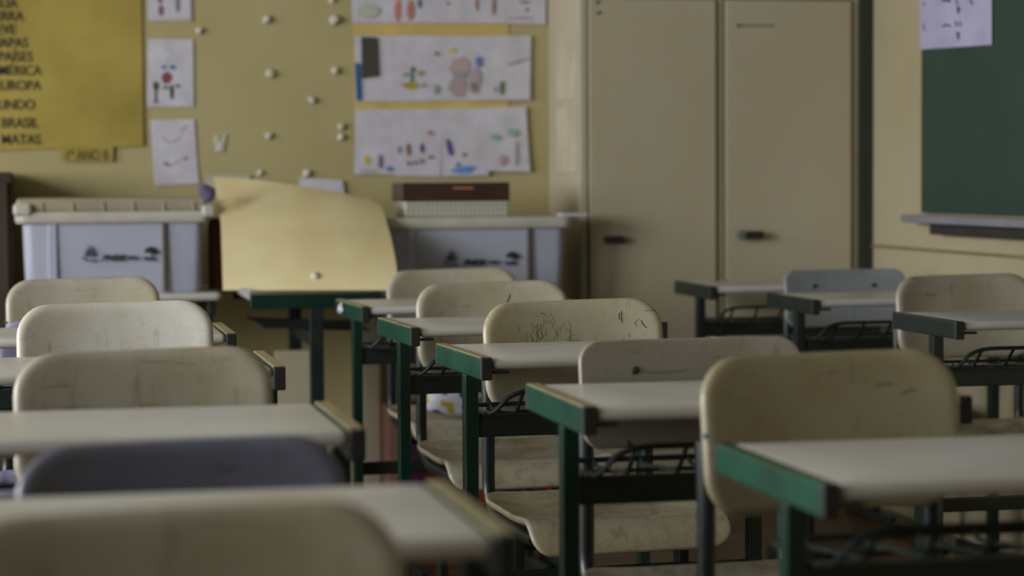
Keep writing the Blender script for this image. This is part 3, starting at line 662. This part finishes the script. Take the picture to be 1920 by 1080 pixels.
# yellowed card: rests on the desk front and leans back against the wall in a curve
rows = []  # (t, left px, right px, ylift)
ny, nx = 14, 16
Zb = (atH(592, 545, .765) - CAM).dot(Fc); Zt = Zb + .40
bm = bmesh.new(); F_ = []; G_ = []
def lerp_tab(tab, t):
    for (a, v0), (b, v1) in zip(tab, tab[1:]):
        if t <= b: return v0 + (v1 - v0) * (t - a) / (b - a)
    return tab[-1][1]
for j in range(ny + 1):
    t_ = j / ny; fr = []; gr = []
    lx = lerp_tab([(0, 418), (.6, 414), (1, 401)], t_); rx = lerp_tab([(0, 741), (.12, 746), (.35, 741), (.6, 732), (.8, 722), (.92, 716), (1, 690)], t_)
    for i in range(nx + 1):
        u = i / nx; px = lx + (rx - lx) * u
        top = lerp_tab([(0, 332), (.25, 336), (.5, 346), (.8, 360), (1, 372)], u)
        py = 544 + (top - 544) * t_
        zz = Zb + (Zt - Zb) * (t_ ** 1.3) - .02 * math.sin(u * PI) * t_
        p = atZ(px, py, zz); n_ = Vector((-.1, -.8, .45)).normalized()
        fr.append(bm.verts.new(p)); gr.append(bm.verts.new(p - n_ * .003))
    F_.append(fr); G_.append(gr)
for S in (F_, G_):
    for j in range(ny):
        for i in range(nx): bm.faces.new((S[j][i], S[j][i + 1], S[j + 1][i + 1], S[j + 1][i]))
for a, b in ((F_[0], G_[0]), (F_[-1], G_[-1]), ([r[0] for r in F_], [r[0] for r in G_]), ([r[-1] for r in F_], [r[-1] for r in G_])):
    for k in range(len(a) - 1): bm.faces.new((a[k], a[k + 1], b[k + 1], b[k]))
tag(obj('yellowed_card', bm, 'card', smooth=True), 'large curved yellowed card leaning on the wall from the turned desk', 'card')
pz = atZ(593, 520, Zb + .03); tag(obj('putty_lump', blob(bmesh.new(), (0, 0, 0), .017, 40, (1, .8, .9)), 'putty', smooth=True, loc=pz), 'round white putty lump stuck low on the yellowed card', 'putty', 'putty lumps on the wall')
tag(obj('paper_strip', sheet(bmesh.new(), wall_q((560, 333), (642, 338), (648, 372), (560, 372), off=.012)), 'white'), 'white paper strip behind the middle of the yellowed card', 'paper')
tag(obj('paper_strip', sheet(bmesh.new(), wall_q((385, 327), (468, 328), (472, 352), (385, 352), off=.010)), 'cream'), 'cream paper strip behind the left top of the yellowed card', 'paper')
a = atH(402, 548, .765); xb0 = atZ(392, 450, 7.0).x
tag(obj('brown_board', B(0, .038, 0, .12, 0, .22, bev=.002), 'brown', loc=(xb0, a.y + .42, TH + .001)), 'narrow brown carton between the left bin and the yellowed card', 'box')
ps = atZ(462, 549, Zb - .02); bm = bmesh.new(); f = [bm.verts.new(v) for v in ((-.022, 0, .014), (.012, 0, .014), (.004, -.004, -.014))]; g = [bm.verts.new(v.co + Vector((0, .0015, 0))) for v in f]
bm.faces.new(f); bm.faces.new(g[::-1])
for k in range(3): bm.faces.new((f[k], f[(k + 1) % 3], g[(k + 1) % 3], g[k]))
tag(obj('paper_scrap', bm, 'white', loc=ps), 'white paper corner poking out under the yellowed card', 'paper')
# pale boards standing under the turned desk and beside it
def board(label, pa, pb, y, z1, m, name='pale_board', cat='board', th=.02, group=None):
    x0 = atY(pa, 700, y).x; x1 = atY(pb, 700, y).x
    return tag(obj(name, B(x0, x1, y, y + th, 0, z1, bev=.002), m), label, cat, group)
board('pale upright board on the floor under the turned desk', 516, 588, td.location.y + .42, .56, 'cab')
board('narrow pale board on the floor behind the farthest green desk', 668, 712, YB - .06, .58, 'cab')
# striped row of upright folders on the floor by the back wall
cols = [(728, 750, (150, 112, 100)), (750, 795, (96, 40, 84)), (795, 842, (120, 52, 36)), (842, 885, (34, 44, 40)), (885, 925, (140, 40, 40)), (925, 958, (36, 36, 84)), (958, 984, (90, 34, 42)), (984, 1003, (32, 42, 40)),
        (1003, 1026, (104, 34, 48)), (1026, 1033, (210, 40, 44)), (1033, 1056, (34, 46, 42))]
names = ['pinkish brown', 'dark magenta', 'rust brown', 'black green', 'brick red', 'navy blue', 'maroon', 'very dark green', 'wine red', 'thin bright red', 'dark bottle green']
for (a, b, rgb), nm in zip(cols, names):
    board('%s folder standing in the row on the floor by the wall' % nm, a, b - .5, YB - .20, .34, flat('folder_%d' % a, *rgb), 'standing_folder', 'folder', .18, 'folders standing by the back wall')
# colourful cloth bag on the farthest centre chair's seat
m, nt, N, L, Pb = newmat('printed_cloth'); tc = N.new('ShaderNodeTexCoord'); v = N.new('ShaderNodeTexNoise'); v.inputs['Scale'].default_value = 14; L.new(tc.outputs['Object'], v.inputs[0])
cr = N.new('ShaderNodeValToRGB'); L.new(v.outputs[0], cr.inputs[0]); cr.color_ramp.interpolation = 'CONSTANT'
E = cr.color_ramp.elements; E[0].position = 0; E[0].color = srgb(50, 60, 90)
E[1].position = .40; E[1].color = srgb(200, 198, 214)
for pos, c_ in ((.56, (184, 168, 40)), (.62, (60, 110, 90)), (.66, (40, 40, 36))): e_ = E.new(pos); e_.color = srgb(*c_)
L.new(cr.outputs[0], Pb.inputs['Base Color']); Pb.inputs['Roughness'].default_value = .8
co = CH[0]; cz = .425 * co.scale.z
bm = bmesh.new(); blob(bm, (0, 0, 0), .10, 12, (1.3, .9, .42)); bmesh.ops.translate(bm, verts=bm.verts, vec=(0, 0, .052))
tag(obj('cloth_bag', bm, m, smooth=True, loc=(co.location.x + .0, co.location.y - .2, cz)), 'crumpled printed cloth bag on the seat of the farthest centre chair', 'bag')
